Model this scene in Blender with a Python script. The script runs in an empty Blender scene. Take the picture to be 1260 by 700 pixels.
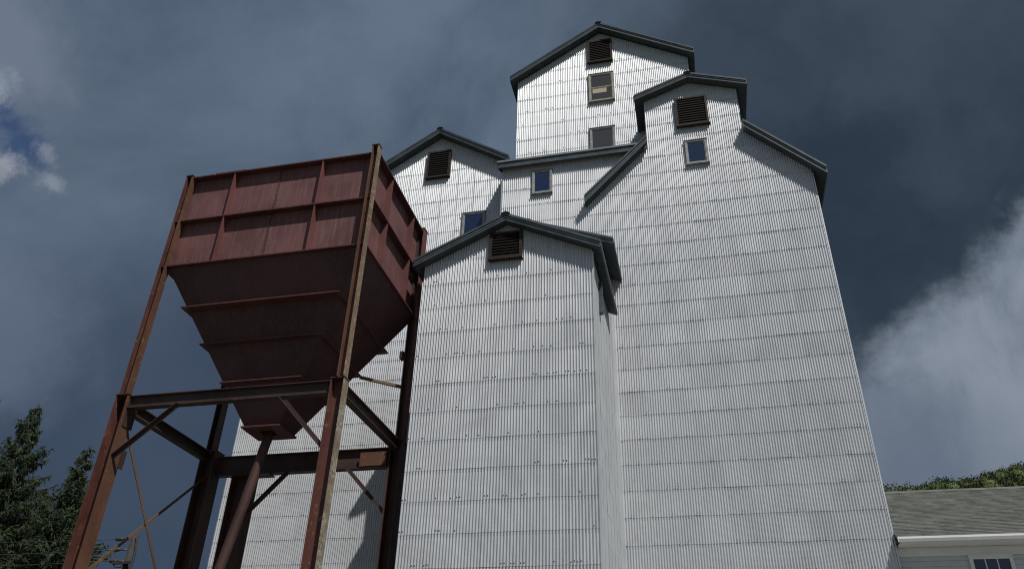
import bpy, math, random
from mathutils import Vector, Matrix
R = math.radians
scene = bpy.context.scene
COL = scene.collection
random.seed(7)

# ------------------------------------------------------------------ helpers
class MB:
    """collects shapes and links them as one mesh object"""
    def __init__(s): s.v = []; s.f = []; s.m = []; s.sm = []
    def face(s, pts, m=0, smooth=False):
        n = len(s.v); s.v += [tuple(p) for p in pts]; s.f.append(tuple(range(n, n+len(pts)))); s.m.append(m); s.sm.append(smooth)
    def box(s, a, b, m=0):
        x0, x1 = sorted((a[0], b[0])); y0, y1 = sorted((a[1], b[1])); z0, z1 = sorted((a[2], b[2]))
        n = len(s.v)
        s.v += [(x0,y0,z0),(x1,y0,z0),(x1,y1,z0),(x0,y1,z0),(x0,y0,z1),(x1,y0,z1),(x1,y1,z1),(x0,y1,z1)]
        for q in ((0,3,2,1),(4,5,6,7),(0,1,5,4),(1,2,6,5),(2,3,7,6),(3,0,4,7)):
            s.f.append(tuple(n+i for i in q)); s.m.append(m); s.sm.append(False)
    def prism(s, prof, axis, c0, c1, m=0):
        """extrude a 2D profile (list of (p,q)) along axis: 'y' -> (x,z), 'x' -> (y,z), 'z' -> (x,y)"""
        def P(p, c):
            return {'y': (p[0], c, p[1]), 'x': (c, p[0], p[1]), 'z': (p[0], p[1], c)}[axis]
        n = len(s.v); k = len(prof)
        s.v += [P(p, c0) for p in prof] + [P(p, c1) for p in prof]
        fs = [tuple(n+i for i in range(k))[::-1], tuple(n+k+i for i in range(k))]
        for i in range(k):
            j = (i+1) % k
            fs.append((n+i, n+j, n+k+j, n+k+i))
        for q in fs: s.f.append(q); s.m.append(m); s.sm.append(False)
    def bar(s, a, b, w, h, m=0, up=(0,0,1)):
        a = Vector(a); b = Vector(b); d = (b-a).normalized(); u = Vector(up)
        x = d.cross(u)
        if x.length < 1e-4: x = d.cross(Vector((0,1,0)))
        x.normalize(); y = x.cross(d).normalized()
        n = len(s.v)
        for p in (a, b):
            for i, j in ((-1,-1),(1,-1),(1,1),(-1,1)):
                s.v.append(tuple(p + x*(i*w/2) + y*(j*h/2)))
        for q in ((3,2,1,0),(4,5,6,7),(0,1,5,4),(1,2,6,5),(2,3,7,6),(3,0,4,7)):
            s.f.append(tuple(n+i for i in q)); s.m.append(m); s.sm.append(False)
    def angle(s, a, b, w, t, m=0, up=(0,0,1)):
        """L-shaped bar"""
        a = Vector(a); b = Vector(b); d = (b-a).normalized(); u = Vector(up)
        x = d.cross(u).normalized(); y = x.cross(d).normalized()
        s.bar(a, b, w, t, m, up)
        s.bar(a + x*(w/2-t/2) + y*(w/2), b + x*(w/2-t/2) + y*(w/2), t, w-t-0.002, m, up)
    def tube(s, pts, r, n=10, m=0, cap=True):
        pts = [Vector(p) for p in pts]
        rs = r if isinstance(r, (list, tuple)) else [r]*len(pts)
        base = len(s.v); prev = None
        for i, p in enumerate(pts):
            d = (pts[min(i+1, len(pts)-1)] - pts[max(i-1, 0)]).normalized()
            if prev is None:
                x = d.cross(Vector((0,0,1)))
                if x.length < .05: x = d.cross(Vector((0,1,0)))
                x.normalize()
            else:
                x = (prev - d*prev.dot(d)).normalized()
            prev = x; y = d.cross(x)
            for k in range(n):
                a = 2*math.pi*k/n
                s.v.append(tuple(p + (x*math.cos(a) + y*math.sin(a))*rs[i]))
        for i in range(len(pts)-1):
            for k in range(n):
                k2 = (k+1) % n
                s.f.append((base+i*n+k, base+i*n+k2, base+(i+1)*n+k2, base+(i+1)*n+k)); s.m.append(m); s.sm.append(True)
        if cap:
            s.f.append(tuple(base+k for k in range(n))[::-1]); s.m.append(m); s.sm.append(False)
            e = base+(len(pts)-1)*n
            s.f.append(tuple(e+k for k in range(n))); s.m.append(m); s.sm.append(False)
    def lathe(s, c, prof, n=12, m=0, axis='z'):
        base = len(s.v)
        for (r, h) in prof:
            for k in range(n):
                a = 2*math.pi*k/n
                if axis == 'z': s.v.append((c[0]+r*math.cos(a), c[1]+r*math.sin(a), c[2]+h))
                else: s.v.append((c[0]+h, c[1]+r*math.cos(a), c[2]+r*math.sin(a)))
        for i in range(len(prof)-1):
            for k in range(n):
                k2 = (k+1) % n
                s.f.append((base+i*n+k, base+i*n+k2, base+(i+1)*n+k2, base+(i+1)*n+k)); s.m.append(m); s.sm.append(True)
    def build(s, name, mats, parent=None, xf=None):
        me = bpy.data.meshes.new(name)
        vs = [xf(p) for p in s.v] if xf else s.v
        me.from_pydata(vs, [], s.f)
        if not isinstance(mats, (list, tuple)): mats = [mats]
        for m in mats: me.materials.append(m)
        me.polygons.foreach_set('material_index', s.m)
        me.polygons.foreach_set('use_smooth', s.sm)
        me.update()
        o = bpy.data.objects.new(name, me); COL.objects.link(o)
        if parent:
            o.parent = parent
            o.matrix_parent_inverse = parent_world(parent).inverted()
        return o

def parent_world(o):
    M = Matrix.LocRotScale(o.location, o.rotation_euler, o.scale)
    if o.parent: M = parent_world(o.parent) @ o.matrix_parent_inverse @ M
    return M

def tag(o, label=None, cat=None, group=None, kind=None):
    if label: o['label'] = label
    if cat: o['category'] = cat
    if group: o['group'] = group
    if kind: o['kind'] = kind
    return o

def empty(name, loc):
    o = bpy.data.objects.new(name, None); COL.objects.link(o); o.location = loc; o.empty_display_size = .5
    return o

# ------------------------------------------------------------------ materials
def mat(name, col, rough=.6, metal=0., spec=.5):
    m = bpy.data.materials.new(name); m.use_nodes = True
    b = m.node_tree.nodes['Principled BSDF']
    b.inputs['Base Color'].default_value = (*col, 1); b.inputs['Roughness'].default_value = rough
    b.inputs['Metallic'].default_value = metal; b.inputs['Specular IOR Level'].default_value = spec
    return m

class NT:
    def __init__(s, m): s.t = m.node_tree; s.b = s.t.nodes.get('Principled BSDF')
    def n(s, typ, **kw):
        nd = s.t.nodes.new(typ)
        for k, v in kw.items():
            if k.startswith('i_'): nd.inputs[k[2:].replace('_', ' ')].default_value = v
            else: setattr(nd, k, v)
        return nd
    def l(s, a, b): s.t.links.new(a, b)
    def math(s, op, a, b=None, clamp=False):
        nd = s.t.nodes.new('ShaderNodeMath'); nd.operation = op; nd.use_clamp = clamp
        for i, x in enumerate((a, b)):
            if x is None: continue
            if isinstance(x, (int, float)): nd.inputs[i].default_value = x
            else: s.l(x, nd.inputs[i])
        return nd.outputs[0]
    def mix(s, f, a, b, mode='MIX'):
        nd = s.t.nodes.new('ShaderNodeMix'); nd.data_type = 'RGBA'; nd.blend_type = mode
        for i, x in ((0, f), (6, a), (7, b)):
            if isinstance(x, (int, float)): nd.inputs[i].default_value = x
            elif isinstance(x, tuple): nd.inputs[i].default_value = (*x, 1) if len(x) == 3 else x
            else: s.l(x, nd.inputs[i])
        return nd.outputs[2]
    def ramp(s, fac, a, b, c0=0., c1=1.):
        nd = s.t.nodes.new('ShaderNodeMapRange'); nd.interpolation_type = 'SMOOTHSTEP'
        s.l(fac, nd.inputs[0])
        for i, x in zip((1, 2, 3, 4), (a, b, c0, c1)): nd.inputs[i].default_value = x
        return nd.outputs[0]
    def noise(s, vec, scale, detail=4, rough=.55, dist=0., sc3=None):
        if sc3:
            mp = s.n('ShaderNodeMapping'); mp.inputs['Scale'].default_value = sc3; s.l(vec, mp.inputs['Vector']); vec = mp.outputs[0]
        nd = s.n('ShaderNodeTexNoise'); s.l(vec, nd.inputs['Vector'])
        nd.inputs['Scale'].default_value = scale; nd.inputs['Detail'].default_value = detail
        nd.inputs['Roughness'].default_value = rough; nd.inputs['Distortion'].default_value = dist
        return nd

PITCH = .0735
SHEET = PITCH*9
ROW = .7465
Z0 = 7.06 - 9*ROW          # first seam above the ground

def galvanised(name, base, metal, rough, plain=False):
    m = mat(name, base, rough, metal); t = NT(m)
    pos = t.n('ShaderNodeNewGeometry').outputs['Position']
    # every sheet has its own tone (a grid of sheets), plus run-off streaks and blotches of weathering
    sx = t.n('ShaderNodeSeparateXYZ'); t.l(pos, sx.inputs[0])
    if plain: a = sx.outputs[1]
    else: a = sx.outputs[0]
    cu = t.math('FLOOR', t.math('DIVIDE', a, SHEET)); cz = t.math('FLOOR', t.math('DIVIDE', t.math('SUBTRACT', sx.outputs[2], Z0), ROW))
    cv = t.math('ROUND', sx.outputs[1])
    cb = t.n('ShaderNodeCombineXYZ'); t.l(cu, cb.inputs[0]); t.l(cz, cb.inputs[1])
    if not plain: t.l(cv, cb.inputs[2])
    wn = t.n('ShaderNodeTexWhiteNoise', noise_dimensions='3D'); t.l(cb.outputs[0], wn.inputs[0])
    row = t.n('ShaderNodeTexWhiteNoise', noise_dimensions='1D'); t.l(cz, row.inputs['W'])
    n1 = t.noise(pos, 1.1, 6, .6)
    st = t.noise(pos, 1., 5, .65, 0, (16, 16, .45))
    v = t.math('ADD', .82, t.math('MULTIPLY', wn.outputs[0], .07))
    v = t.math('ADD', v, t.math('MULTIPLY', row.outputs[0], .04))
    v = t.math('ADD', v, t.math('MULTIPLY', t.math('SUBTRACT', n1.outputs[0], .5), .14))
    v = t.math('ADD', v, t.math('MULTIPLY', t.math('SUBTRACT', st.outputs[0], .5), .26))
    sc = t.n('ShaderNodeCombineColor')
    for i, k in enumerate(base): t.l(t.math('MULTIPLY', v, k*1.2), sc.inputs[i])
    col = sc.outputs[0]
    # faint brownish stains
    rs = t.noise(pos, 2.3, 6, .7, .4, (1.2, 1.2, .5))
    col = t.mix(t.math('MULTIPLY', t.ramp(rs.outputs[0], .58, .78), .35), col, (.36, .31, .25))
    t.l(col, t.b.inputs['Base Color'])
    t.l(t.math('ADD', rough-.08, t.math('MULTIPLY', n1.outputs[0], .2)), t.b.inputs['Roughness'])
    return m

M_GALV = galvanised('galvanised_steel', (.555, .57, .59), .45, .38)
M_GPLAIN = galvanised('flat_galvanised_steel', (.43, .45, .465), .30, .48, True)
M_SCREW = mat('screw_head', (.05, .05, .05), .6)

def painted(name, col, rough=.45, var=.25, sc=3.):
    m = mat(name, col, rough); t = NT(m)
    pos = t.n('ShaderNodeNewGeometry').outputs['Position']
    n1 = t.noise(pos, sc, 7, .65)
    lo = tuple(c*(1-var) for c in col); hi = tuple(min(1, c*(1+var)) for c in col)
    t.l(t.mix(t.ramp(n1.outputs[0], .3, .7), lo, hi), t.b.inputs['Base Color'])
    return m

M_FASCIA = painted('slate_green_metal', (.056, .070, .082), .42, .3)
M_SOFFIT = painted('slate_green_soffit', (.052, .064, .075), .55, .2)
M_EDGE = painted('lit_slate_green_drip_edge', (.20, .23, .25), .35, .15)  # paler than the fascia: the highlight along its ledges is painted in
M_WFRAME = painted('weathered_window_frame', (.25, .25, .25), .6, .3, 6)
M_WFRAME2 = painted('yellowed_window_frame', (.31, .29, .23), .6, .25, 6)
M_LOUV = painted('dark_brown_louver', (.013, .010, .009), .7, .4, 8)
M_LFRAME = painted('dull_brown_louver_frame', (.036, .028, .026), .6, .35, 8)
for m_ in (M_LOUV, M_LFRAME): m_.node_tree.nodes['Principled BSDF'].inputs['Specular IOR Level'].default_value = .12
M_DARK = mat('dark_interior', (.012, .012, .013), .9)
M_GLASS = mat('window_glass', (.010, .024, .070), .05, 0, 1.)  # blue base colour stands in for the reflected sky
M_GLASS2 = mat('dusty_window_glass', (.055, .055, .062), .25, 0, .5)
M_SHADE = mat('window_shade', (.42, .39, .28), .8)

def rusty(name, paint, rust, bare, amt, bare_amt, streak=True, scale=1., chalk=None):
    m = mat(name, paint, .6); t = NT(m)
    pos = t.n('ShaderNodeNewGeometry').outputs['Position']
    n1 = t.noise(pos, 2.2*scale, 9, .68, .3)
    n2 = t.noise(pos, 1., 6, .65, .2, (9*scale, 9*scale, .9*scale))
    n3 = t.noise(pos, 9*scale, 8, .75, .5)
    n4 = t.noise(pos, .8*scale, 4, .6)
    fade = t.mix(t.ramp(n4.outputs[0], .35, .65), tuple(c*.8 for c in paint), tuple(min(1, c*1.18+.008) for c in paint))
    f = t.math('ADD', t.math('MULTIPLY', n1.outputs[0], .5), t.math('MULTIPLY', n2.outputs[0], .5))
    col = t.mix(t.math('MULTIPLY', t.ramp(f, .62-amt*.3, .74-amt*.3), .85), fade, rust)
    if chalk:      # chalky run-off streaks
        n5 = t.noise(pos, 1., 7, .7, .15, (14, 14, 1.1))
        col = t.mix(t.math('MULTIPLY', t.ramp(n5.outputs[0], .46, .66), .6), col, chalk)
        n6 = t.noise(pos, 1., 6, .7, .1, (7, 7, .5))
        col = t.mix(t.math('MULTIPLY', t.ramp(n6.outputs[0], .54, .68), .45), col, tuple(c*.55 for c in paint))
    dk = t.ramp(n3.outputs[0], .52, .72)
    col = t.mix(t.math('MULTIPLY', dk, .35), col, tuple(c*.45 for c in rust))
    b = t.math('MULTIPLY', t.ramp(n3.outputs[0], .66-bare_amt*.3, .74-bare_amt*.3), t.ramp(n1.outputs[0], .4, .6))
    col = t.mix(t.math('MULTIPLY', b, min(1, bare_amt*2)), col, bare)
    t.l(col, t.b.inputs['Base Color'])
    t.l(t.math('ADD', .5, t.math('MULTIPLY', n1.outputs[0], .3)), t.b.inputs['Roughness'])
    bp = t.n('ShaderNodeBump'); bp.inputs['Strength'].default_value = .25; bp.inputs['Distance'].default_value = .01
    t.l(n3.outputs[0], bp.inputs['Height']); t.l(bp.outputs[0], t.b.inputs['Normal'])
    return m

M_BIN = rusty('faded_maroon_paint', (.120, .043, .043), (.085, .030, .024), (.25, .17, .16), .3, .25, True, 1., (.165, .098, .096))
M_CONE = rusty('shaded_maroon_paint', (.050, .012, .014), (.07, .025, .018), (.2, .12, .1), .3, .1, True, 1., (.085, .035, .034))  # darkened maroon: the shade on the hopper's underside is put into the colour
M_FLANGE = rusty('shaded_maroon_edge', (.068, .017, .017), (.08, .028, .016), (.30, .2, .13), .4, .25)  # maroon darkened so the flange undersides look shaded
M_POSTU = rusty('pale_rusted_flange', (.17, .115, .075), (.15, .06, .028), (.34, .28, .2), .4, .5)
M_PIPE = rusty('rusted_pipe', (.050, .020, .017), (.075, .030, .016), (.2, .12, .08), .4, .15)
M_RIB = rusty('sunlit_maroon_rib', (.115, .034, .033), (.10, .036, .022), (.33, .22, .17), .4, .25)  # brighter copy of the flange maroon, sunlight on the ribs painted in
M_POSTR = rusty('orange_rusted_flange', (.088, .036, .020), (.11, .042, .018), (.36, .27, .16), .5, .3)
M_BACK = rusty('dark_shaded_post_paint', (.045, .018, .014), (.07, .028, .015), (.2, .12, .07), .3, .1)  # darker copy of the post paint, holding the shade below the bin
M_POST = rusty('rusted_post_paint', (.074, .019, .014), (.10, .036, .017), (.38, .28, .18), .45, .3)
M_POSTL = rusty('bare_weathered_flange', (.17, .135, .088), (.13, .06, .03), (.34, .32, .27), .3, .65, True, 1.3)
M_BEAM = rusty('dark_rusted_beam', (.029, .012, .010), (.060, .024, .013), (.3, .2, .12), .4, .2)
M_ROD = rusty('rusted_rod', (.12, .068, .034), (.13, .055, .024), (.3, .22, .13), .4, .3)

# ------------------------------------------------------------------ mill building
def corr_sheets(mb, u0, u1, top, v, zb, seed=0, n=8, amp=.0162, step=.0078, screws=True):
    """corrugated sheets hung in overlapping rows on a wall facing -Y"""
    rnd = random.Random(seed)
    ns = int(math.ceil((u1-u0)/SHEET)); k0 = max(0, int((zb-Z0)/ROW)); du = PITCH/n
    ztmax = max(top(u0+(u1-u0)*i/200) for i in range(201))
    k1 = int((ztmax-Z0)/ROW)+1
    for k in range(k0, k1+1):
        za = Z0+k*ROW
        for s in range(ns):
            ua = u0+s*SHEET; ub = min(u1, ua+SHEET)
            off = step*rnd.uniform(.75, 1.1); jz = rnd.uniform(-.010, .010); tz = rnd.uniform(-.007, .007)
            wav = rnd.uniform(-.004, .004)
            if rnd.random() < .07: off += .004
            cnt = max(1, int(round((ub-ua)/du)))
            base = len(mb.v); cols = []
            for i in range(cnt+1):
                u = ua+(ub-ua)*i/cnt
                zt = min(za+ROW+.004, top(u)); zl = min(za-.020+jz+tz*i/cnt, zt)
                y = -amp*math.cos(2*math.pi*(u/PITCH))
                lap = -.003 if i < 3 else 0
                mb.v.append((u, v+y-off+lap, zl)); mb.v.append((u, v+y+wav*.0+lap, zt)); cols.append((zl, zt))
            for i in range(cnt):
                if cols[i][1]-cols[i][0] < 1e-4 and cols[i+1][1]-cols[i+1][0] < 1e-4: continue
                a = base+2*i
                mb.f.append((a, a+2, a+3, a+1)); mb.m.append(0); mb.sm.append(True)
        # screws in the laps
        u = u0+PITCH*.5
        while u < u1-.03:
            if screws and rnd.random() < .34 and top(u) > za+.1:
                for d in ((0, PITCH) if rnd.random() < .4 else (0,)):
                    uu = u+d; zz = za+.055+rnd.uniform(-.012, .012)
                    if uu < u1-.02: mb.box((uu-.008, v-amp-.018, zz-.008), (uu+.008, v-.001, zz+.008), 1)
            u += PITCH*rnd.choice((2, 3, 3, 4))

def gable(cu, apex, slope):
    return lambda u: apex-slope*abs(u-cu)

mill = tag(empty('grain_mill', (-1, 22, 0)), 'tall stepped grain mill clad in pale corrugated metal sheets with dark green roof edges', 'mill')

def skin(u0, u1, top, v, zb, seed, label=None, amp=.0162):
    mb = MB(); corr_sheets(mb, u0, u1, top, v, zb, seed, amp=amp)
    o = mb.build('wall', [M_GALV, M_SCREW], mill)
    if label: o['label'] = label
    return o

EPS = .03
# main block (its wall runs on unbroken into the middle block at its left)
def top_main(u):
    if u < -.69: return 20.88
    if u < 2.65: return 23.80-.39*abs(u-1.0)
    return 19.0+1.06*(4.62-u)
skin(-6.0, 4.60, top_main, 22.0, 0.0, 11, 'broad front wall of the middle and right blocks, the largest wall of the mill')
top_lb = gable(-8.88, 23.73, .645)
skin(-15.33, -5.98, top_lb, 23.0, 0.0, 12, 'wall of the left wing, seen behind the red hopper')
top_tw = gable(-2.36, 29.02, .64)
skin(-5.90, 1.17, top_tw, 23.5, 20.0, 13, 'wall of the topmost tower')
top_a1 = gable(-4.53, 14.73, .48)
skin(-6.86, -2.20, top_a1, 17.4, 0.0, 14, 'front wall of the lowest gabled annex', .0185)
top_a2 = gable(-4.5, 16.42, .38)
mb = MB(); corr_sheets(mb, -6.86, -2.20, top_a2, 20.02, 13.0, 15); mb.build('wall', [M_GALV, M_SCREW], mill)

# solid bodies behind the sheets
b = MB()
def body(prof, v0, v1, m=0): b.prism(prof, 'y', v0, v1, m)
e = .02
body([(-5.99, 0), (4.59, 0), (4.59, 18.95), (2.64, 21.0), (2.64, 23.05), (1.0, 23.72), (-.68, 23.05), (-.68, 20.8), (-5.99, 20.8)], 22.0+EPS, 23.0)
body([(-5.98, 0), (4.59, 0), (4.59, 18.95), (2.64, 21.0), (2.64, 23.05), (1.0, 23.72), (-.68, 23.05), (-.68, 20.8), (-5.98, 20.8)], 23.001, 34.0)
body([(-15.31, 0), (-6.001, 0), (-6.001, top_lb(-6)-.05), (-8.88, 23.68), (-15.31, top_lb(-15.31)-.05)], 23.0+EPS, 33.0)
body([(-5.88, 20.81), (-.70, 20.81), (-.70, 23.06), (1.0, 23.75), (1.15, 23.69), (1.15, top_tw(1.15)-.05), (-2.36, 28.97), (-5.88, top_tw(-5.88)-.05)], 23.5+EPS, 32.0)
b.build('wall', M_GPLAIN, mill)
b = MB()
body([(-6.84, 0), (-2.235, 0), (-2.235, top_a1(-2.2)-.04), (-4.53, 14.69), (-6.84, top_a1(-6.84)-.04)], 17.4+EPS, 20.05)
body([(-6.838, 0), (-2.236, 0), (-2.236, top_a2(-2.2)-.04), (-4.5, 16.38), (-6.838, top_a2(-6.84)-.04)], 20.051, 21.97)
b.build('wall', M_GPLAIN, mill)
b = MB(); corr_sheets(b, 17.42, 21.97, lambda y: 13.55 if y < 20.06 else 15.45, 0.0, 0.0, 16, 8, .010, .003, False)
b.v = [(-2.212-y, x, z) for (x, y, z) in b.v]
b.build('wall', [M_GPLAIN, M_SCREW], mill)['label'] = 'narrow side wall of the annex, facing right'
# corner flashings
for lo, hi in (((-2.205, 17.385, 0), (-2.165, 17.46, 13.55)), ((-2.215, 21.93, 0), (-2.13, 21.975, 15.35)), ((4.585, 21.985, 0), (4.625, 22.06, 18.9)), ((-6.02, 21.985, 0), (-5.985, 22.05, 20.7))):
    b = MB(); b.box(lo, hi); b.build('corner_flashing', M_GALV, mill)

def chevron(cu, apex, hl, hr, sl, sr, t):
    """open V-shaped roof profile: top line and a line t below it"""
    L = (cu-hl, apex-sl*hl); Rr = (cu+hr, apex-sr*hr)
    return [L, (cu, apex), Rr, (Rr[0], Rr[1]-t), (cu, apex-t), (L[0], L[1]-t)]

def gable_roof(cu, apex, hl, hr, sl, sr, v0, v1, fh=.21, eaves=(True, True)):
    r = MB()
    r.prism(chevron(cu, apex-.012, hl-.02, hr-.02, sl, sr, fh-.03), 'y', v0+.005, v1)
    o = r.build('roof', M_SOFFIT, mill)
    f = MB()
    f.prism(chevron(cu, apex, hl, hr, sl, sr, fh), 'y', v0-.035, v0+.004)
    if eaves[1]: f.box((cu+hr-.015, v0-.034, apex-sr*hr-fh+.02), (cu+hr+.02, v1, apex-sr*hr-.004))
    if eaves[0]: f.box((cu-hl+.015, v0-.034, apex-sl*hl-fh+.02), (cu-hl-.02, v1, apex-sl*hl-.004))
    f.build('fascia', M_FASCIA, o)
    d = MB()
    d.prism(chevron(cu, apex+.022, hl+.008, hr+.008, sl, sr, .075), 'y', v0-.075, v0-.036)
    d.prism(chevron(cu, apex+.024, hl+.008, hr+.008, sl, sr, .018), 'y', v0-.0755, v1)
    d.build('drip_edge', M_FASCIA, o)
    l = MB()
    l.prism(chevron(cu, apex-.082, hl-.01, hr-.01, sl, sr, .026), 'y', v0-.052, v0-.0362)
    if eaves[1]: l.box((cu+hr+.0205, v0-.03, apex-sr*hr-.12), (cu+hr+.032, v1, apex-sr*hr-.095))
    l.build('lit_fascia_trim', M_EDGE, o)  # ledge strip in a paler colour that paints its highlight line
    return o

# monitor, tower, left wing, two annex roofs
gable_roof(1.0, 24.0, 2.0, 2.0, .385, .385, 21.72, 33.8, .20)
gable_roof(-2.36, 29.30, 3.80, 3.78, .64, .64, 23.22, 32.3, .24)
gable_roof(-8.88, 23.96, 6.75, 2.90, .645, .66, 22.71, 33.2, .22, (True, False))
gable_roof(-4.53, 14.92, 2.565, 2.58, .475, .475, 17.17, 20.85, .20)
o = gable_roof(-4.5, 16.6, 2.64, 2.64, .38, .38, 19.82, 21.99, .19)
# ridge caps
for (cu, z, v0, v1) in ((1.0, 24.03, 21.6, 33), (-4.53, 14.95, 17.05, 20.8), (-4.5, 16.63, 19.7, 21.9), (-2.36, 29.33, 23.1, 32), (-8.88, 23.99, 22.6, 33)):
    b = MB(); b.prism([(cu-.13, z-.04), (cu, z+.035), (cu+.13, z-.04), (cu, z-.01)], 'y', v0, v1)
    b.build('ridge_cap', M_FASCIA, mill)

# right slope of the main roof, and the rake that runs down the wall at the left of the monitor
def slope_roof(pts, v0, v1, name='roof'):
    (ua, za), (ub, zb_) = pts
    def strip(off, t, ext=0):
        d = 1 if ub > ua else -1; s = (zb_-za)/(ub-ua)
        A = (ua, za+off); B = (ub+d*ext, zb_+s*d*ext+off)
        return [A, B, (B[0], B[1]-t), (A[0], A[1]-t)]
    r = MB(); r.prism(strip(-.012, .24), 'y', v0+.005, v1); o = r.build(name, M_SOFFIT, mill)
    f = MB(); f.prism(strip(0, .28), 'y', v0-.035, v0+.004)
    d = 1 if ub > ua else -1
    f.box((ub-.015*d, v0-.034, zb_-.27), (ub+.022*d, v1, zb_-.01)); f.build('fascia', M_FASCIA, o)
    g = MB(); g.prism(strip(.03, .10, .012), 'y', v0-.078, v0-.036); g.prism(strip(.034, .018, .012), 'y', v0-.0785, v1); g.build('drip_edge', M_FASCIA, o)
    h = MB(); h.prism(strip(-.115, .03), 'y', v0-.052, v0-.0362); h.build('lit_fascia_trim', M_EDGE, o)  # last strip is paler, a highlight painted along the rake
    return o
slope_roof([(2.66, 21.33), (4.98, 18.87)], 21.71, 33.9)
slope_roof([(-.68, 21.20), (-2.93, 18.84)], 21.71, 21.985)

# shed roof of the middle block
r = MB(); r.prism([(21.83, 20.97), (21.83, 20.80), (23.52, 21.50), (23.52, 21.68)], 'x', -6.12, -.70); o = r.build('roof', M_SOFFIT, mill)
o2 = MB(); o2.box((-6.13, 21.79, 20.70), (-.705, 21.828, 20.96))
o2.prism([(21.79, 20.70), (21.79, 20.96), (23.0, 21.47), (23.0, 21.24)], 'x', -6.155, -6.122); o2.build('fascia', M_FASCIA, o)
o2 = MB(); o2.box((-6.16, 21.75, 20.93), (-.705, 21.788, 21.01)); o2.build('drip_edge', M_EDGE, o)

def window(u0, u1, z0, z1, v, double=False, fm=M_WFRAME, blind=False, gm=None):
    f = MB(); w = .065; y0 = v-.075; y1 = v+.03
    f.box((u0, y0, z0), (u0+w, y1, z1)); f.box((u1-w, y0, z0), (u1, y1, z1))
    f.box((u0+w, y0+.004, z1-w), (u1-w, y1, z1)); f.box((u0+w, y0+.004, z0), (u1-w, y1, z0+w))
    f.box((u0-.03, y0-.03, z0-.028), (u1+.03, y1, z0-.002))            # sill
    f.box((u0-.03, y0-.02, z1+.002), (u1+.03, y1, z1+.02))             # drip cap
    s = .03
    a, b_ = u0+w, u1-w
    def sash(za, zb, yy):
        f.box((a, yy, za), (a+s, y1-.004, zb)); f.box((b_-s, yy, za), (b_, y1-.004, zb))
        f.box((a+s, yy+.002, zb-s), (b_-s, y1-.004, zb)); f.box((a+s, yy+.002, za), (b_-s, y1-.004, za+s))
    if double:
        zm = (z0+z1)/2
        sash(zm-.01, z1-w, v-.06); sash(z0+w, zm-.012, v-.052)
    else: sash(z0+w, z1-w, v-.058)
    fo = f.build('window', fm, mill)
    g = MB()
    if double:
        g.box((a+s, v-.044, zm-.01+s), (b_-s, v-.038, z1-w-s)); g.box((a+s, v-.0375, z0+w+s), (b_-s, v-.034, zm-.012-s))
    else: g.box((a+s, v-.046, z0+w+s), (b_-s, v-.038, z1-w-s))
    g.build('pane', gm or M_GLASS, fo)
    if blind:
        h = MB(); h.box((a+s+.05, v-.0405, zm-.012-s-.26), (b_-s-.2, v-.0378, zm-.012-s-.02)); h.build('blind', M_SHADE, fo)
    return fo

def louver(u0, u1, z0, z1, v, n, fm=M_LFRAME):
    f = MB(); w = .075; y0 = v-.115; y1 = v+.03
    f.box((u0, y0, z0), (u0+w, y1, z1)); f.box((u1-w, y0, z0), (u1, y1, z1))
    f.box((u0+w, y0+.004, z1-w), (u1-w, y1, z1)); f.box((u0+w, y0+.004, z0), (u1-w, y1, z0+w))
    f.box((u0-.02, y0-.03, z0-.025), (u1+.02, y1, z0-.002), 0)
    fo = f.build('louver', [fm, M_WFRAME], mill)
    s = MB(); a, b_ = u0+w+.001, u1-w-.001
    h = (z1-z0-2*w)/n
    for i in range(n):
        zb = z0+w+i*h
        s.prism([(y0+.01, zb+.005), (y0+.022, zb+.005), (v-.052, zb+h*.95), (v-.064, zb+h*.95)], 'x', a, b_)
    s.build('slats', M_LOUV, fo)
    k = MB(); k.box((a, v-.050, z0+w), (b_, v-.042, z1-w)); k.build('backing', M_DARK, fo)
    return fo

louver(-2.87, -1.86, 27.22, 28.50, 23.5, 11)
window(-2.88, -1.87, 25.0, 26.53, 23.5, True, M_WFRAME2, True, M_GLASS2)
window(-2.90, -1.93, 22.3, 23.54, 23.5, gm=M_GLASS2)
louver(.43, 1.56, 21.64, 23.0, 22.0, 11)
window(.62, 1.37, 19.88, 20.94, 22.0)
window(-4.86, -4.14, 19.42, 20.46, 22.0)
louver(-9.37, -8.42, 21.63, 22.98, 23.0, 11)
window(-7.74, -6.86, 18.55, 19.70, 23.0)
louver(-5.0, -4.09, 13.57, 14.45, 17.4, 8)
b = MB()
b.box((-2.20, 18.55, 12.35), (-2.10, 18.72, 13.3))
b.build('side_bracket', M_FASCIA, mill)

# ------------------------------------------------------------------ steel hopper on its frame (laid out at 1/1.2 size about the eye, then scaled up)
K = 1.2
def sc(p): return (p[0]*K, p[1]*K, 1.6+(p[2]-1.6)*K)
gz = 1.6-1.6/K               # the ground, in layout units
hop = tag(empty('feed_hopper', sc((-8.3, 13.55, gz))), 'rusty maroon steel hopper with ribbed bin and tapering bottom on a braced post frame', 'hopper')
UL, UR, VF, VB, ZB, ZT = -10.505, -6.18, 12.125, 15.02, 10.6, 13.0
CU, CV = -8.3, 13.55
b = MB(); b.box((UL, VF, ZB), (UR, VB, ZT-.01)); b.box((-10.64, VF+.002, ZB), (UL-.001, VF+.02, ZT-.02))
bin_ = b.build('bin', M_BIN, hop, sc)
fl = MB(); d = .155; t = .028
def ring(mb, u0, u1, v0, v1, z, d, t, lip=0):
    mb.box((u0-d, v0-d, z-t), (u1+d, v0, z)); mb.box((u0-d, v1, z-t), (u1+d, v1+d, z))
    mb.box((u0-d, v0, z-t), (u0, v1, z)); mb.box((u1, v0, z-t), (u1+d, v1, z))
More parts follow.
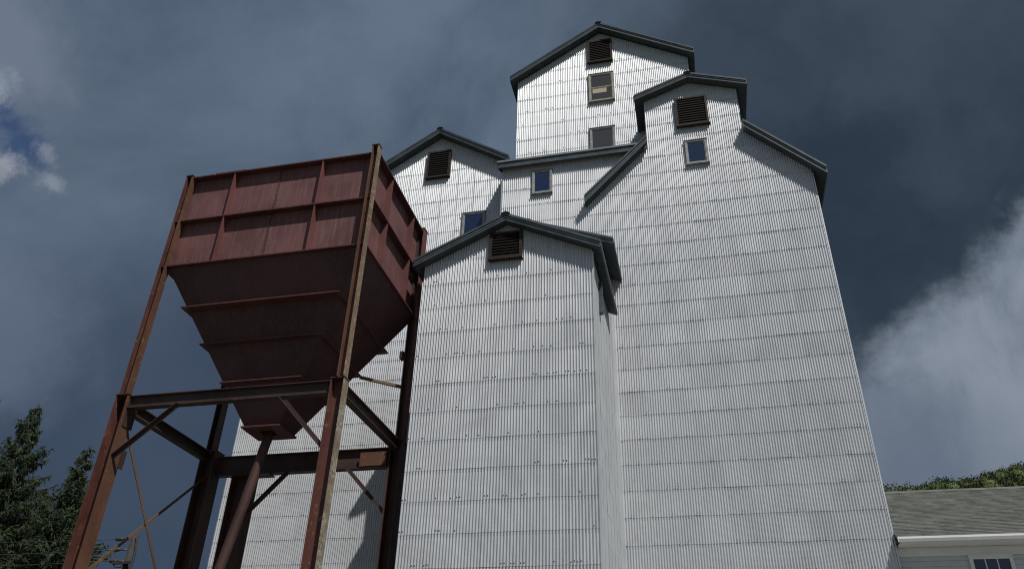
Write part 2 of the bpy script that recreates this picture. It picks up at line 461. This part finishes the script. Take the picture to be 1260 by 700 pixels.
ring(fl, UL, UR, VF, VB, ZT+.012, d, t); ring(fl, UL, UR, VF, VB, 11.80, d, t); ring(fl, UL, UR, VF, VB, ZB+.02, d, t)
fl.build('flange', M_FLANGE, bin_, sc)
def rib(lo, hi):
    q = MB(); q.box(lo, hi); q.build('rib', M_RIB, bin_, sc)
for za, zb in ((ZB+.022, 11.80-t), (11.802, ZT-.018)):
    for u in (-9.46, -7.33):
        for v0, v1 in ((VF-d+.012, VF), (VB, VB+d-.012)): rib((u-.014, v0, za), (u+.014, v1, zb))
    for v in (12.90, 14.33):
        for u0, u1 in ((UR, UR+d-.012), (UL-d+.012, UL)): rib((u0, v-.014, za), (u1, v+.014, zb))
sm = MB()
for z0, z1 in ((ZB+.03, 11.77), (11.81, ZT-.03)):
    n = 10
    for i in range(n):      # hand-run weld seam in the middle of the front
        za = z0+(z1-z0)*i/n; zb = z0+(z1-z0)*(i+1)/n
        o_ = -8.38+random.uniform(-.012, .012)
        sm.box((o_-.014, VF-.012, za), (o_+.014, VF, zb-.001))
sm.build('weld_seam', M_FLANGE, bin_, sc)
h = MB(); h.box((-9.98, 12.0, 13.014), (-9.22, 12.9, 13.055)); h.box((-9.55, 12.1, 13.05), (-9.25, 12.5, 13.09))
h.build('top_hatch', M_BEAM, bin_, sc)

# tapering bottom
hw = lambda z: 2.21+(z-10.59)*.577
hv = lambda z: 1.50+(z-10.59)*.366
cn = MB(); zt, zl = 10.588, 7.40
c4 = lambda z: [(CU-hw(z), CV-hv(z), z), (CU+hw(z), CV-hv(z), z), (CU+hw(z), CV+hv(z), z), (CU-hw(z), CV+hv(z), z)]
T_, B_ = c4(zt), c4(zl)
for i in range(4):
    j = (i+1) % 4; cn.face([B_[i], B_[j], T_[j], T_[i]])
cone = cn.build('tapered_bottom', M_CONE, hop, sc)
fl = MB()
for z, W, V_ in ((9.69, 1.75, 1.37), (8.98, 1.35, 1.02), (8.23, .89, .72)):
    w_, v_ = hw(z), hv(z)
    for (x0, x1, y0, y1) in ((CU-W, CU+W, CV-V_, CV-v_+.01), (CU-W, CU+W, CV+v_-.01, CV+V_), (CU-W, CU-w_+.01, CV-v_+.0101, CV+v_-.0101), (CU+w_-.01, CU+W, CV-v_+.0101, CV+v_-.0101)):
        fl.box((x0, y0, z-.028), (x1, y1, z))
fl.build('flange', M_FLANGE, cone, sc)
ol = MB()
ol.box((CU-.42, CV-.37, 7.36), (CU+.42, CV-.13, 7.395)); ol.box((CU-.42, CV+.13, 7.36), (CU+.42, CV+.37, 7.395))
ol.box((CU-.42, CV-.13, 7.36), (CU-.14, CV+.13, 7.395)); ol.box((CU+.14, CV-.13, 7.36), (CU+.42, CV+.13, 7.395))
ol.build('outlet', M_FLANGE, cone, sc)
sp = MB(); sp.tube([(-8.295, 13.55, 7.45), (-8.31, 13.55, 7.22), (-8.53, 13.55, 5.95), (-8.76, 13.55, 4.76), (-9.3, 13.55, 1.6), (-9.32, 13.6, 1.1)], .095, 16)
sp.tube([(-9.05, 13.55, 3.1), (-9.065, 13.55, 3.0)], .115, 16)
sp.build('spout_pipe', M_PIPE, hop, sc)

def hpost(u0, u1, v0, v1, z0, z1, mm, tf=.022, tw=.02):
    """H column: web facing the front, flanges at both sides"""
    m_ = MB(); vm = v0+(v1-v0)*.74
    m_.box((u0, v0, z0), (u0+tf, v1, z1), 0); m_.box((u1-tf, v0, z0), (u1, v1, z1), 1); m_.box((u0+tf, vm-tw/2, z0), (u1-tf, vm+tw/2, z1), 0)
    m_.box((u0-.012, v0-.012, z1+.001), (u1+.012, v1+.012, z1+.018), 0)
    return m_.build('post', mm, hop, sc)
# lower columns
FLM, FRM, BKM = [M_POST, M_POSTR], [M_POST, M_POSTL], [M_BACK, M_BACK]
hpost(-10.72, -10.45, 11.94, 12.23, gz, 7.66, FLM); hpost(-6.29, -6.02, 11.94, 12.13, gz, 7.66, FRM)
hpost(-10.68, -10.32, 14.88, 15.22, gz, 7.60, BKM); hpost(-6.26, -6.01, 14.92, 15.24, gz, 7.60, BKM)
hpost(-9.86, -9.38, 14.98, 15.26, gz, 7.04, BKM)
# lighter posts that carry on up the bin corners
hpost(-10.66, -10.505, 11.93, 12.085, 7.682, 13.02, FLM); hpost(-6.17, -6.02, 11.90, 12.055, 7.682, 13.14, [M_POSTR, M_POSTU])
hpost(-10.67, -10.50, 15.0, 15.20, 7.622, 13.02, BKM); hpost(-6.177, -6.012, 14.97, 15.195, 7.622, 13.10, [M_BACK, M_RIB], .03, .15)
M_CONC = mat('concrete', (.35, .34, .32), .85)
for (u0, u1, v0, v1) in ((-10.95, -10.25, 11.8, 12.45), (-6.45, -5.85, 11.8, 12.45), (-10.95, -10.15, 14.75, 15.4), (-6.45, -5.85, 14.75, 15.4), (-10.05, -9.2, 14.85, 15.4)):
    bp = MB(); bp.box((u0, v0, gz-.3), (u1, v1, gz+.06)); bp.build('footing', M_CONC, hop, sc)

def ibeam(a, b_, h_, w_, tf=.018, tw=.016):
    m_ = MB(); a = Vector(a); b_ = Vector(b_); z = Vector((0, 0, 1))
    m_.bar(a+z*(h_/2-tf/2), b_+z*(h_/2-tf/2), w_, tf); m_.bar(a-z*(h_/2-tf/2), b_-z*(h_/2-tf/2), w_, tf)
    m_.bar(a, b_, tw, h_-2*tf-.001)
    return m_.build('beam', M_BEAM, hop, sc)
ibeam((-10.447, 12.06, 7.525), (-6.283, 12.06, 7.525), .25, .15)
o = ibeam((-10.315, 15.13, 7.30), (-6.262, 15.13, 7.30), .43, .17)
ibeam((-10.57, 12.235, 7.50), (-10.57, 14.875, 7.50), .22, .15); ibeam((-6.13, 12.135, 7.50), (-6.13, 14.915, 7.50), .22, .15)
m_ = MB(); m_.box((-9.95, 14.9, 7.03), (-8.95, 15.2, 7.05)); m_.build('cleat_plate', M_BEAM, hop, sc)
m_ = MB(); m_.box((-6.95, 15.032, 7.12), (-6.35, 15.045, 7.42)); m_.build('patch_plate', M_POSTR, hop, sc)

def brace(a, b_, w=.075, m=M_BEAM):
    m_ = MB(); m_.angle(a, b_, w, .014, 0, (0, -1, 0)); return m_.build('brace', m, hop, sc)
brace((-9.35, 12.02, 7.40), (-10.455, 12.02, 6.43)); brace((-7.25, 12.02, 7.40), (-6.285, 12.02, 6.40))
brace((-8.56, 15.05, 7.08), (-9.378, 15.05, 6.20)); brace((-7.21, 15.05, 7.09), (-6.262, 15.05, 6.11))
def rod(a, b_, w=.055):
    m_ = MB(); m_.bar(a, b_, .014, w, 0, (0, -1, .3)); return m_.build('tie_rod', M_ROD, hop, sc)
rod((-10.58, 12.25, 7.17), (-10.58, 14.88, 4.15)); rod((-10.60, 15.17, 7.14), (-10.60, 12.0, 4.15))
rod((-6.11, 14.9, 4.15), (-6.11, 14.9, 4.0))
rod((-10.58, 12.25, 3.6), (-10.58, 14.88, .8)); rod((-10.60, 14.88, 3.6), (-10.60, 12.25, .8))
m_ = MB(); m_.angle((-7.1, 14.8, 9.05), (-6.1, 15.19, 8.88), .06, .012, 0, (0, 0, 1)); m_.build('stay', M_ROD, hop, sc)
for (u0, v0, z0, u1, v1, z1) in ((-10.449, 12.0, 7.05, -10.435, 12.27, 7.64), (-10.449, 12.2, 6.3, -10.435, 12.33, 6.65), (-6.29, 14.95, 9.55, -6.20, 15.1, 9.72)):
    m_ = MB(); m_.box((u0, v0, z0), (u1, v1, z1)); m_.build('gusset', M_BEAM, hop, sc)

# ------------------------------------------------------------------ house at the right
def siding_mat():
    m = painted('white_siding', (.56, .58, .60), .55, .05, 5); return m
M_SIDE = siding_mat(); M_WHITE = painted('white_trim', (.78, .78, .77), .45, .04, 4)
def shingle_mat():
    m = mat('asphalt_shingle', (.2, .2, .19), .9); t = NT(m)
    pos = t.n('ShaderNodeNewGeometry').outputs['Position']
    sx = t.n('ShaderNodeSeparateXYZ'); t.l(pos, sx.inputs[0])
    cz = t.math('FLOOR', t.math('DIVIDE', t.math('SUBTRACT', sx.outputs[1], 21.68), .125))
    sh = t.n('ShaderNodeTexWhiteNoise', noise_dimensions='1D'); t.l(cz, sh.inputs['W'])
    cu = t.math('FLOOR', t.math('DIVIDE', t.math('ADD', sx.outputs[0], sh.outputs[0]), .30))
    cb = t.n('ShaderNodeCombineXYZ'); t.l(cu, cb.inputs[0]); t.l(cz, cb.inputs[1])
    wn = t.n('ShaderNodeTexWhiteNoise', noise_dimensions='3D'); t.l(cb.outputs[0], wn.inputs[0])
    n1 = t.noise(pos, 40, 4, .7); n2 = t.noise(pos, .8, 4, .6)
    f = t.math('ADD', t.math('MULTIPLY', wn.outputs[0], .5), t.math('ADD', t.math('MULTIPLY', n1.outputs[0], .3), t.math('MULTIPLY', n2.outputs[0], .3)))
    t.l(t.mix(t.ramp(f, .1, 1.), (.066, .074, .064), (.122, .132, .116)), t.b.inputs['Base Color'])
    return m
M_SHIN = shingle_mat()
house = tag(empty('white_house', (10, 24, 0)), 'white clapboard house with grey shingle roof and white gutter beside the mill', 'house')
w = MB(); HX0, HX1 = 4.66, 16.0
w.box((HX0, 22.19, 0), (HX1, 29.8, 6.93))
w.prism([(22.2, 6.931), (29.8, 6.931), (26.0, 8.98)], 'x', HX0+.01, HX1-.01)
z = .4
while z < 6.6:
    w.prism([(22.188, z), (22.158, z), (22.178, z+.128), (22.188, z+.128)], 'x', HX0, HX1); z += .13
w.build('wall', M_SIDE, house)
w = MB(); sl = .555
nr = 36; dv = (26.0-21.68)/nr
for k in range(nr):
    va = 21.68+k*dv; za = 6.99+k*dv*sl
    th = .018
    # a gently uneven butt line for every course
    for i in range(38):
        ua = HX0-.04+i*.31; ub = ua+.306; j = random.uniform(-.012, .012)
        w.prism([(va-.01+j, za-.06), (va-.01+j, za+th+random.uniform(-.002, .004)), (va+dv, za+dv*sl+.002), (va+dv, za+dv*sl-.06)], 'x', ua, ub)
w.prism([(21.68, 6.90), (26.0, 9.30), (30.3, 6.90), (30.3, 6.95), (26.0, 9.36)], 'x', HX0-.02, HX1+.25)
w.prism([(26.01, 9.365), (30.4, 6.93), (30.4, 6.97), (26.01, 9.41)], 'x', HX0-.03, HX1+.26)
w.prism([(25.86, 9.33), (26.0, 9.435), (26.14, 9.33), (26.0, 9.37)], 'x', HX0-.04, HX1+.26)
rf = w.build('roof', M_SHIN, house)
g = MB(); g.prism([(21.60, 6.98), (21.60, 6.93), (21.625, 6.86), (21.67, 6.86), (21.67, 6.98), (21.66, 6.98), (21.66, 6.875), (21.628, 6.875), (21.61, 6.93), (21.61, 6.98)], 'x', HX0-.04, HX1+.2)
g.build('gutter', M_WHITE, rf)
g = MB(); g.box((HX0, 21.672, 6.83), (HX1+.1, 21.70, 6.935)); g.box((HX0, 21.70, 6.835), (HX1+.1, 22.16, 6.85)); g.box((HX0, 22.145, 6.62), (HX1, 22.17, 6.83))
g.build('soffit', M_WHITE, rf)
def house_window(u0, u1, z0, z1, v, cols=3):
    f = MB(); w_ = .085
    f.box((u0, v-.03, z0), (u0+w_, v+.03, z1)); f.box((u1-w_, v-.03, z0), (u1, v+.03, z1))
    f.box((u0-.02, v-.04, z1+.001), (u1+.02, v+.03, z1+.03)); f.box((u0+w_, v-.028, z1-w_), (u1-w_, v+.03, z1)); f.box((u0-.02, v-.05, z0-.04), (u1+.02, v+.03, z0-.001))
    a, b_ = u0+w_, u1-w_; zm = (z0+z1)/2
    f.box((a, v-.02, zm-.025), (b_, v+.02, zm+.025))
    for i in range(1, cols):
        x = a+(b_-a)*i/cols; f.box((x-.012, v-.012, z0+.002), (x+.012, v+.01, z1-w_-.002))
    for zz in ((z0+zm)/2, (z1+zm)/2): f.box((a, v-.011, zz-.012), (b_, v+.01, zz+.012))
    fo = f.build('window', M_WHITE, house)
    g = MB(); g.box((a, v+.002, z0), (b_, v+.008, z1-w_)); g.build('pane', M_GLASS, fo)
for uc in (6.72, 9.6, 12.5): house_window(uc-.49, uc+.49, 5.0, 6.60, 22.13)
for uc in (6.72, 12.5): house_window(uc-.49, uc+.49, 1.2, 3.0, 22.13)

# ------------------------------------------------------------------ utility pole and cables
M_WOOD = painted('weathered_pole_wood', (.028, .025, .023), .85, .3, 6); M_PORC = mat('dark_insulator', (.05, .04, .04), .35); M_CABLE = mat('cable', (.02, .02, .02), .6)
pole = tag(empty('utility_pole', (-24.0, 30, 0)), 'dark wooden utility pole with insulators, behind the hopper legs', 'utility pole')
p = MB(); p.tube([(-24.05, 30, 0), (-23.9, 30, 5), (-23.74, 30, 10.1)], [.21, .18, .145], 14); p.build('pole', M_WOOD, pole)
WZ = ((9.90, 10.12), (9.46, 9.52), (9.0, 9.06))
for z, _ in WZ:
    q = MB(); x0 = -23.9
    q.lathe((x0-.62, 29.82, z), [(.0, -.02), (.05, 0), (.085, .05), (.05, .1), (.095, .16), (.05, .21), (.09, .27), (.04, .33), (.0, .34)], 12, 0, 'x')
    q.tube([(x0-.3, 29.82, z), (x0+.05, 29.86, z-.02)], .03, 8)
    q.build('insulator', M_PORC, pole)
q = MB(); q.box((-24.35, 29.74, 8.86), (-23.5, 29.86, 8.97)); q.build('cross_arm', M_WOOD, pole)
q = MB()
pts = [(-23.66, 29.9, 9.95), (-23.42, 29.85, 9.75), (-23.38, 29.85, 9.2), (-23.42, 29.85, 8.4), (-23.6, 29.9, 7.0), (-23.72, 29.88, 4.0)]
q.tube(pts, .018, 6)
q.tube([(-24.4, 29.82, 9.02), (-24.2, 29.8, 8.75), (-23.9, 29.78, 8.72), (-23.72, 29.8, 8.9)], .022, 6)
q.tube([(-24.45, 29.82, 9.44), (-24.25, 29.8, 9.1), (-24.1, 29.8, 8.9)], .018, 6)
q.build('jumper_cable', M_CABLE, pole)
for (z, z2), lab in zip(WZ, ('uppermost of the three thin black cables running left from the utility pole', 'middle one of the three thin black cables running left from the utility pole', 'lowest of the three thin black cables running left from the utility pole')):
    q = MB(); P = []
    for i in range(25):
        f = i/24; x = -24.52-f*36; P.append((x, 29.82-f*6.0, z+(z2-z)*f*4-1.1*4*f*(1-f)*.6))
    q.tube(P, .019, 6, 0); o = q.build('power_line', M_CABLE); tag(o, lab, 'cable', 'cables at the utility pole')
far = tag(empty('utility_pole', (-60.6, 23.8, 0)), 'wooden utility pole out of sight beyond the spruces', 'utility pole')
p = MB(); p.tube([(-60.6, 23.8, 0), (-60.6, 23.8, 12.0)], [.2, .15], 12); p.build('pole', M_WOOD, far)

# ------------------------------------------------------------------ spruces
def leafmat(name, a, c, sheen=0.):
    m = mat(name, a, .7); t = NT(m)
    g = t.n('ShaderNodeNewGeometry')
    n1 = t.noise(g.outputs['Position'], 1.2, 3, .5)
    f = t.math('ADD', t.math('MULTIPLY', g.outputs['Random Per Island'], .6), t.math('MULTIPLY', n1.outputs[0], .4))
    t.l(t.mix(f, a, c), t.b.inputs['Base Color'])
    t.b.inputs['Specular IOR Level'].default_value = .2
    return m
M_NEEDLE = leafmat('spruce_needles', (.013, .023, .012), (.052, .074, .032))
M_BARK = painted('spruce_bark', (.085, .065, .05), .9, .3, 6)
def spruce(loc, H, Rm, seed, label, lean=0.):
    rnd = random.Random(seed)
    root = tag(empty('spruce_tree', loc), label, 'tree', 'spruces at the left edge')
    X, Y, Z = loc
    t_ = MB(); t_.tube([(X, Y, Z), (X+lean*.4, Y, Z+H*.5), (X+lean, Y, Z+H)], [H*.014+.08, H*.008+.04, .02], 10); t_.build('trunk', M_BARK, root)
    c = MB()
    z = H*.08
    while z < H-.1:
        f = (H-z)/H
        L0 = Rm*min(1, (f*1.45)**1.12)+.10
        nb = 4+int(6*min(1, f*2.4))
        a0 = rnd.uniform(0, 6.28)
        for i in range(nb):
            a = a0+6.283*i/nb+rnd.uniform(-.3, .3); L = L0*rnd.choice((rnd.uniform(.45, .8), rnd.uniform(.8, 1.2)))
            ca, sa = math.cos(a), math.sin(a); zz = z+rnd.uniform(-.2, .2)
            up = .55-.95*f if f < .5 else .08-.35*(f-.5)
            # main limb droops, then lifts at its tip
            def P(s):
                return Vector((X+lean*zz/H+ca*L*s, Y+sa*L*s, Z+zz+L*(up*s-.42*f*s*s+.22*s**4)))
            c.tube([P(0), P(.4), P(.8), P(1)], [.045*f+.012, .03*f+.01, .012, .006], 4, 1, False)
            side = Vector((-sa, ca, 0)); n = int(8+L*17)
            for k in range(n):
                s = (k+rnd.random())/n
                if s < .12: continue
                p = P(s); d = (P(min(1, s+.05))-P(max(0, s-.05))).normalized()
                for sg in (-1, 1):
                    tl = (.16+.50*(1-s)*min(1, L/2.2)+.08)*rnd.uniform(.6, 1.25)
                    dr = (d*rnd.uniform(.35, .9)+side*sg*rnd.uniform(.5, 1.0)+Vector((0, 0, -rnd.uniform(.15, .75)))).normalized()
                    e_ = p+dr*tl
                    ww = rnd.uniform(.016, .030)*(1+tl)
                    nrm = Vector((rnd.uniform(-1, 1), rnd.uniform(-1, 1), rnd.uniform(-.2, 1))); wv = dr.cross(nrm).normalized()*ww
                    m1 = p.lerp(e_, .45)
                    c.face([p, m1+wv, e_, m1-wv], 0)
                    # hanging secondary twig
                    for q_ in range(3):
                        st = p.lerp(e_, rnd.uniform(.3, .95)); dn = (Vector((rnd.uniform(-.5, .5), rnd.uniform(-.5, .5), -1))+dr*.5).normalized()*tl*rnd.uniform(.45, .9)
                        w2 = dn.cross(Vector((rnd.uniform(-1, 1), rnd.uniform(-1, 1), .1))).normalized()*ww*.7
                        mm = st+dn*.4
                        c.face([st, mm+w2, st+dn, mm-w2], 0)
        z += .30+.34*f*rnd.uniform(.7, 1.2)
    # leader
    c.face([(X+lean-.05, Y, Z+H-.3), (X+lean+.05, Y, Z+H-.3), (X+lean, Y, Z+H+.45)], 0)
    c.build('crown', [M_NEEDLE, M_BARK], root)
    return root
spruce((-36.7, 35.0, 0), 19.0, 5.2, 3, 'tallest dark green spruce with drooping boughs, at the left edge', .2)
spruce((-32.8, 35.6, 0), 16.5, 4.2, 5, 'shorter narrower spruce between the tall one and the hopper post', .1)
spruce((-37.3, 38.2, 0), 15.4, 4.6, 13, 'low spruce filling the gap behind the tall one and the shorter one', 0.)
spruce((-41.0, 36.0, 0), 20.4, 4.0, 8, 'spruce cut off by the left edge of the picture, only bough tips showing', .1)

# ------------------------------------------------------------------ ground, yard, hill, far wood
def smooth(x, a, b_):
    t_ = max(0, min(1, (x-a)/(b_-a))); return t_*t_*(3-2*t_)
def hillh(u, v):
    return smooth(v, 85, 225)*smooth(u, -110, 40)*(59.3+10*smooth(u, 44, 110))*(1-.15*smooth(v, 240, 420))
def grid(name, x0, x1, y0, y1, nx, ny, hf, m):
    vs = []; fs = []
    for j in range(ny+1):
        for i in range(nx+1):
            x = x0+(x1-x0)*i/nx; y = y0+(y1-y0)*j/ny; vs.append((x, y, hf(x, y)))
    for j in range(ny):
        for i in range(nx):
            a = j*(nx+1)+i; fs.append((a, a+1, a+nx+2, a+nx+1))
    me = bpy.data.meshes.new(name); me.from_pydata(vs, [], fs); me.materials.append(m)
    me.polygons.foreach_set('use_smooth', [True]*len(fs))
    o = bpy.data.objects.new(name, me); COL.objects.link(o); return o
M_GRASS = painted('grass', (.05, .07, .028), .9, .4, .8)
tag(grid('ground', -1500, 1500, -1500, 1500, 6, 6, lambda x, y: -.02, M_GRASS), 'green grass ground around the mill', 'ground', kind='structure')
def gravelmat():
    m = painted('gravel', (.12, .115, .105), .95, .35, 12); return m
tag(grid('gravel_yard', -24, 20, -14, 21.9, 2, 2, lambda x, y: -.012, gravelmat()), 'grey gravel yard in front of the mill', 'yard', kind='structure')
M_HILL = painted('forest_floor', (.03, .04, .018), .95, .3, .1)
tag(grid('hill', -200, 420, 70, 480, 60, 40, lambda x, y: hillh(x, y)-.3, M_HILL), 'wooded hill rising behind the house', 'hill', kind='structure')
M_LEAF = leafmat('hill_foliage', (.024, .036, .013), (.092, .118, .038))
c = MB(); rnd = random.Random(21)
for i in range(430):
    v = rnd.uniform(196, 262); u = v*rnd.uniform(.195, .43)
    g0 = hillh(u, v); hh = rnd.uniform(5.5, 10.5)*(1.25 if rnd.random() < .08 else 1); rr = hh*rnd.uniform(.30, .45)
    c.lathe((u, v, g0+hh*.2), [(.01, 0), (rr*.5, hh*.15), (rr*.55, hh*.4), (rr*.35, hh*.55), (.01, hh*.6)], 8)
    for k in range(560):
        # leaf clumps over an uneven crown
        th = rnd.uniform(0, 6.283); ph = math.acos(rnd.uniform(-.5, 1)); r0 = rnd.uniform(.6, 1.0)*(1+.13*math.sin(3*th+i)*math.sin(2*ph+i))
        x = u+rr*r0*math.sin(ph)*math.cos(th); y = v+rr*r0*math.sin(ph)*math.sin(th); zz = g0+hh*.55+rr*.95*r0*math.cos(ph)
        s_ = rnd.uniform(.10, .27)
        a = Vector((rnd.gauss(0, 1), rnd.gauss(0, 1), rnd.gauss(0, 1))).normalized(); b2 = a.cross(Vector((rnd.gauss(0, 1), rnd.gauss(0, 1), rnd.gauss(0, 1)))).normalized()
        p0 = Vector((x, y, zz))
        c.face([p0+a*s_, p0+b2*s_*.8, p0-a*s_, p0-b2*s_*.8])
tag(c.build('far_woods', M_LEAF), 'mass of green trees covering the distant hill above the house roof', 'woods', kind='stuff')

# ------------------------------------------------------------------ sun and sky
TA, TE = 1.12, 2.2
sun_dir = Vector((TA, -1, TE)).normalized()        # towards the sun
ld = bpy.data.lights.new('sun', 'SUN'); ld.energy = 4.3; ld.angle = R(.53); ld.color = (1, .965, .91)
lo = bpy.data.objects.new('sun', ld); COL.objects.link(lo); lo.rotation_euler = (-sun_dir).to_track_quat('-Z', 'Y').to_euler()

W = bpy.data.worlds.new('World'); scene.world = W; W.use_nodes = True
t = NT.__new__(NT); t.t = W.node_tree; t.b = None
bg = W.node_tree.nodes['Background']; STR = .05
sky = t.n('ShaderNodeTexSky'); sky.sky_type = 'NISHITA'; sky.sun_disc = False
sky.sun_elevation = math.asin(sun_dir.z); sky.sun_rotation = math.atan2(sun_dir.x, sun_dir.y); sky.altitude = 300; sky.air_density = 1.; sky.dust_density = .6
tc = t.n('ShaderNodeTexCoord').outputs['Generated']
nrm = t.n('ShaderNodeVectorMath', operation='NORMALIZE'); t.l(tc, nrm.inputs[0]); D = nrm.outputs[0]
def warp(scale, amt, detail=6, rough=.6, seed=0.):
    mp = t.n('ShaderNodeMapping'); mp.inputs['Location'].default_value = (seed, seed*.7, -seed); t.l(D, mp.inputs[0])
    nz = t.noise(mp.outputs[0], scale, detail, rough)
    s1 = t.n('ShaderNodeVectorMath', operation='SUBTRACT'); t.l(nz.outputs['Color'], s1.inputs[0]); s1.inputs[1].default_value = (.5, .5, .5)
    s2 = t.n('ShaderNodeVectorMath', operation='SCALE'); t.l(s1.outputs[0], s2.inputs[0]); s2.inputs['Scale'].default_value = amt
    s3 = t.n('ShaderNodeVectorMath', operation='ADD'); t.l(D, s3.inputs[0]); t.l(s2.outputs[0], s3.inputs[1])
    s4 = t.n('ShaderNodeVectorMath', operation='NORMALIZE'); t.l(s3.outputs[0], s4.inputs[0]); return s4.outputs[0]
WBIG = warp(3.0, .34, 7, .58); WMID = warp(7.0, .13, 7, .6, 3.1); WSM = warp(19., .075, 8, .68, 5.3); WMD2 = warp(6.0, .17, 9, .66, 1.7)
def blob(c_, r_in, r_out, w_=None):
    """1 inside r_in degrees of the direction c_, 0 outside r_out"""
    dt = t.n('ShaderNodeVectorMath', operation='DOT_PRODUCT'); t.l(w_ or D, dt.inputs[0]); dt.inputs[1].default_value = Vector(c_).normalized()
    ac = t.math('ARCCOSINE', t.math('MINIMUM', dt.outputs['Value'], .99999))
    return t.ramp(ac, R(r_out), R(r_in))
SC = 1/STR
def cc(r, g, b_): return (r*SC, g*SC, b_*SC)
f1 = t.noise(D, 2.4, 9, .58, .35); f2 = t.noise(D, 6.0, 9, .62, .5); f4 = t.noise(WMID, 3.4, 7, .55)
col = t.mix(t.ramp(f1.outputs[0], .36, .64), cc(.064, .094, .142), cc(.128, .170, .240))
col = t.mix(t.math('MULTIPLY', t.ramp(f2.outputs[0], .38, .66), .40), col, cc(.120, .158, .220))
dark = t.mix(t.ramp(f4.outputs[0], .35, .65), cc(.024, .038, .058), cc(.050, .070, .098))
# heavy dark bank at the upper right, darker low left
col = t.mix(t.math('MULTIPLY', blob((.31, .71, .635), 13, 30, WMID), .93), col, dark)
col = t.mix(t.math('MULTIPLY', blob((.18, .80, .56), 11, 20, WMID), .85), col, dark)
col = t.mix(t.math('MULTIPLY', blob((-.52, .80, .22), 12, 27, WMID), .8), col, cc(.038, .058, .100))
# paler cloud at the lower right with a billowing edge
bright = t.mix(t.ramp(f2.outputs[0], .34, .64), cc(.140, .175, .230), cc(.240, .278, .340))
bright = t.mix(t.math('MULTIPLY', blob((.24, .94, .25), 3, 11, WMID), .65), bright, cc(.125, .160, .220))
edge = t.math('MAXIMUM', blob((.400, .872, .285), 11.2, 14.6, WMD2), t.math('MAXIMUM', blob((.221, .938, .268), 6.5, 10.0, WMD2), blob((.385, .80, .46), 3.0, 6.0, WMD2)))
col = t.mix(edge, col, bright)
# pale cloud at the far left with torn blue holes and white shreds
col = t.mix(t.math('MULTIPLY', blob((-.74, .56, .37), 4, 9, WMD2), .5), col, cc(.150, .188, .262))
col = t.mix(t.math('MULTIPLY', blob((-.668, .42, .615), 2, 6, WMD2), .8), col, cc(.162, .200, .268))
hole = t.math('MAXIMUM', blob((-.661, .504, .557), .3, 2.0, WSM), t.math('MAXIMUM', blob((-.661, .486, .572), .1, 1.6, WSM), blob((-.664, .468, .583), .0, 1.0, WSM)))
bl = t.mix(.35, sky.outputs[0], cc(.024, .065, .20))
col = t.mix(t.math('MULTIPLY', hole, .95), col, bl)
for c_, a, b_, s_ in (((-.680, .506, .531), .1, 1.2, .45), ((-.650, .519, .556), .05, 1.0, .28), ((-.659, .533, .531), .0, 1.1, .2), ((-.652, .543, .528), .0, 1.0, .25), ((-.668, .450, .593), .1, 1.3, .35)):
    col = t.mix(t.math('MULTIPLY', blob(c_, a, b_, WSM), s_), col, cc(.48, .50, .55))
# behind the eye the sky is broken: sunlit cloud with open blue
sxx = t.n('ShaderNodeSeparateXYZ'); t.l(WBIG, sxx.inputs[0])
back = t.ramp(sxx.outputs[1], .18, -.25)
f3 = t.noise(D, 2.2, 6, .6, .3)
open_sky = t.mix(t.ramp(f3.outputs[0], .45, .62), sky.outputs[0], cc(.16, .18, .21))
col = t.mix(back, col, open_sky)
t.l(col, bg.inputs['Color']); bg.inputs['Strength'].default_value = STR

# ------------------------------------------------------------------ camera
cam = bpy.data.cameras.new('camera'); co = bpy.data.objects.new('camera', cam); COL.objects.link(co); scene.camera = co
cam.sensor_width = 36; cam.lens = 28.0; cam.clip_end = 4000; cam.clip_start = .1
pitch, roll, yaw = R(31.91), R(1.823), R(-14.05)
a = Vector((math.cos(yaw), math.sin(yaw), 0)); bb = Vector((-math.sin(yaw), math.cos(yaw), 0))
F = Vector((0, math.cos(pitch), math.sin(pitch))); U = Vector((0, -math.sin(pitch), math.cos(pitch))); X = Vector((1, 0, 0))
X2 = X*math.cos(roll)+U*math.sin(roll); U2 = -X*math.sin(roll)+U*math.cos(roll)
def tb(d): return Vector((d.dot(a), d.dot(bb), d.z))
X2, U2, F = tb(X2), tb(U2), tb(F)
M = Matrix(((X2.x, U2.x, -F.x, 0), (X2.y, U2.y, -F.y, 0), (X2.z, U2.z, -F.z, 1.6), (0, 0, 0, 1)))
co.matrix_world = M

scene.render.engine = 'CYCLES'
scene.cycles.pixel_filter_type = 'BLACKMAN_HARRIS'; scene.cycles.filter_width = 1.1
scene.render.resolution_x = 1024; scene.render.resolution_y = 568
scene.view_settings.view_transform = 'Standard'; scene.view_settings.look = 'None'
scene.view_settings.exposure = 0; scene.view_settings.gamma = 1
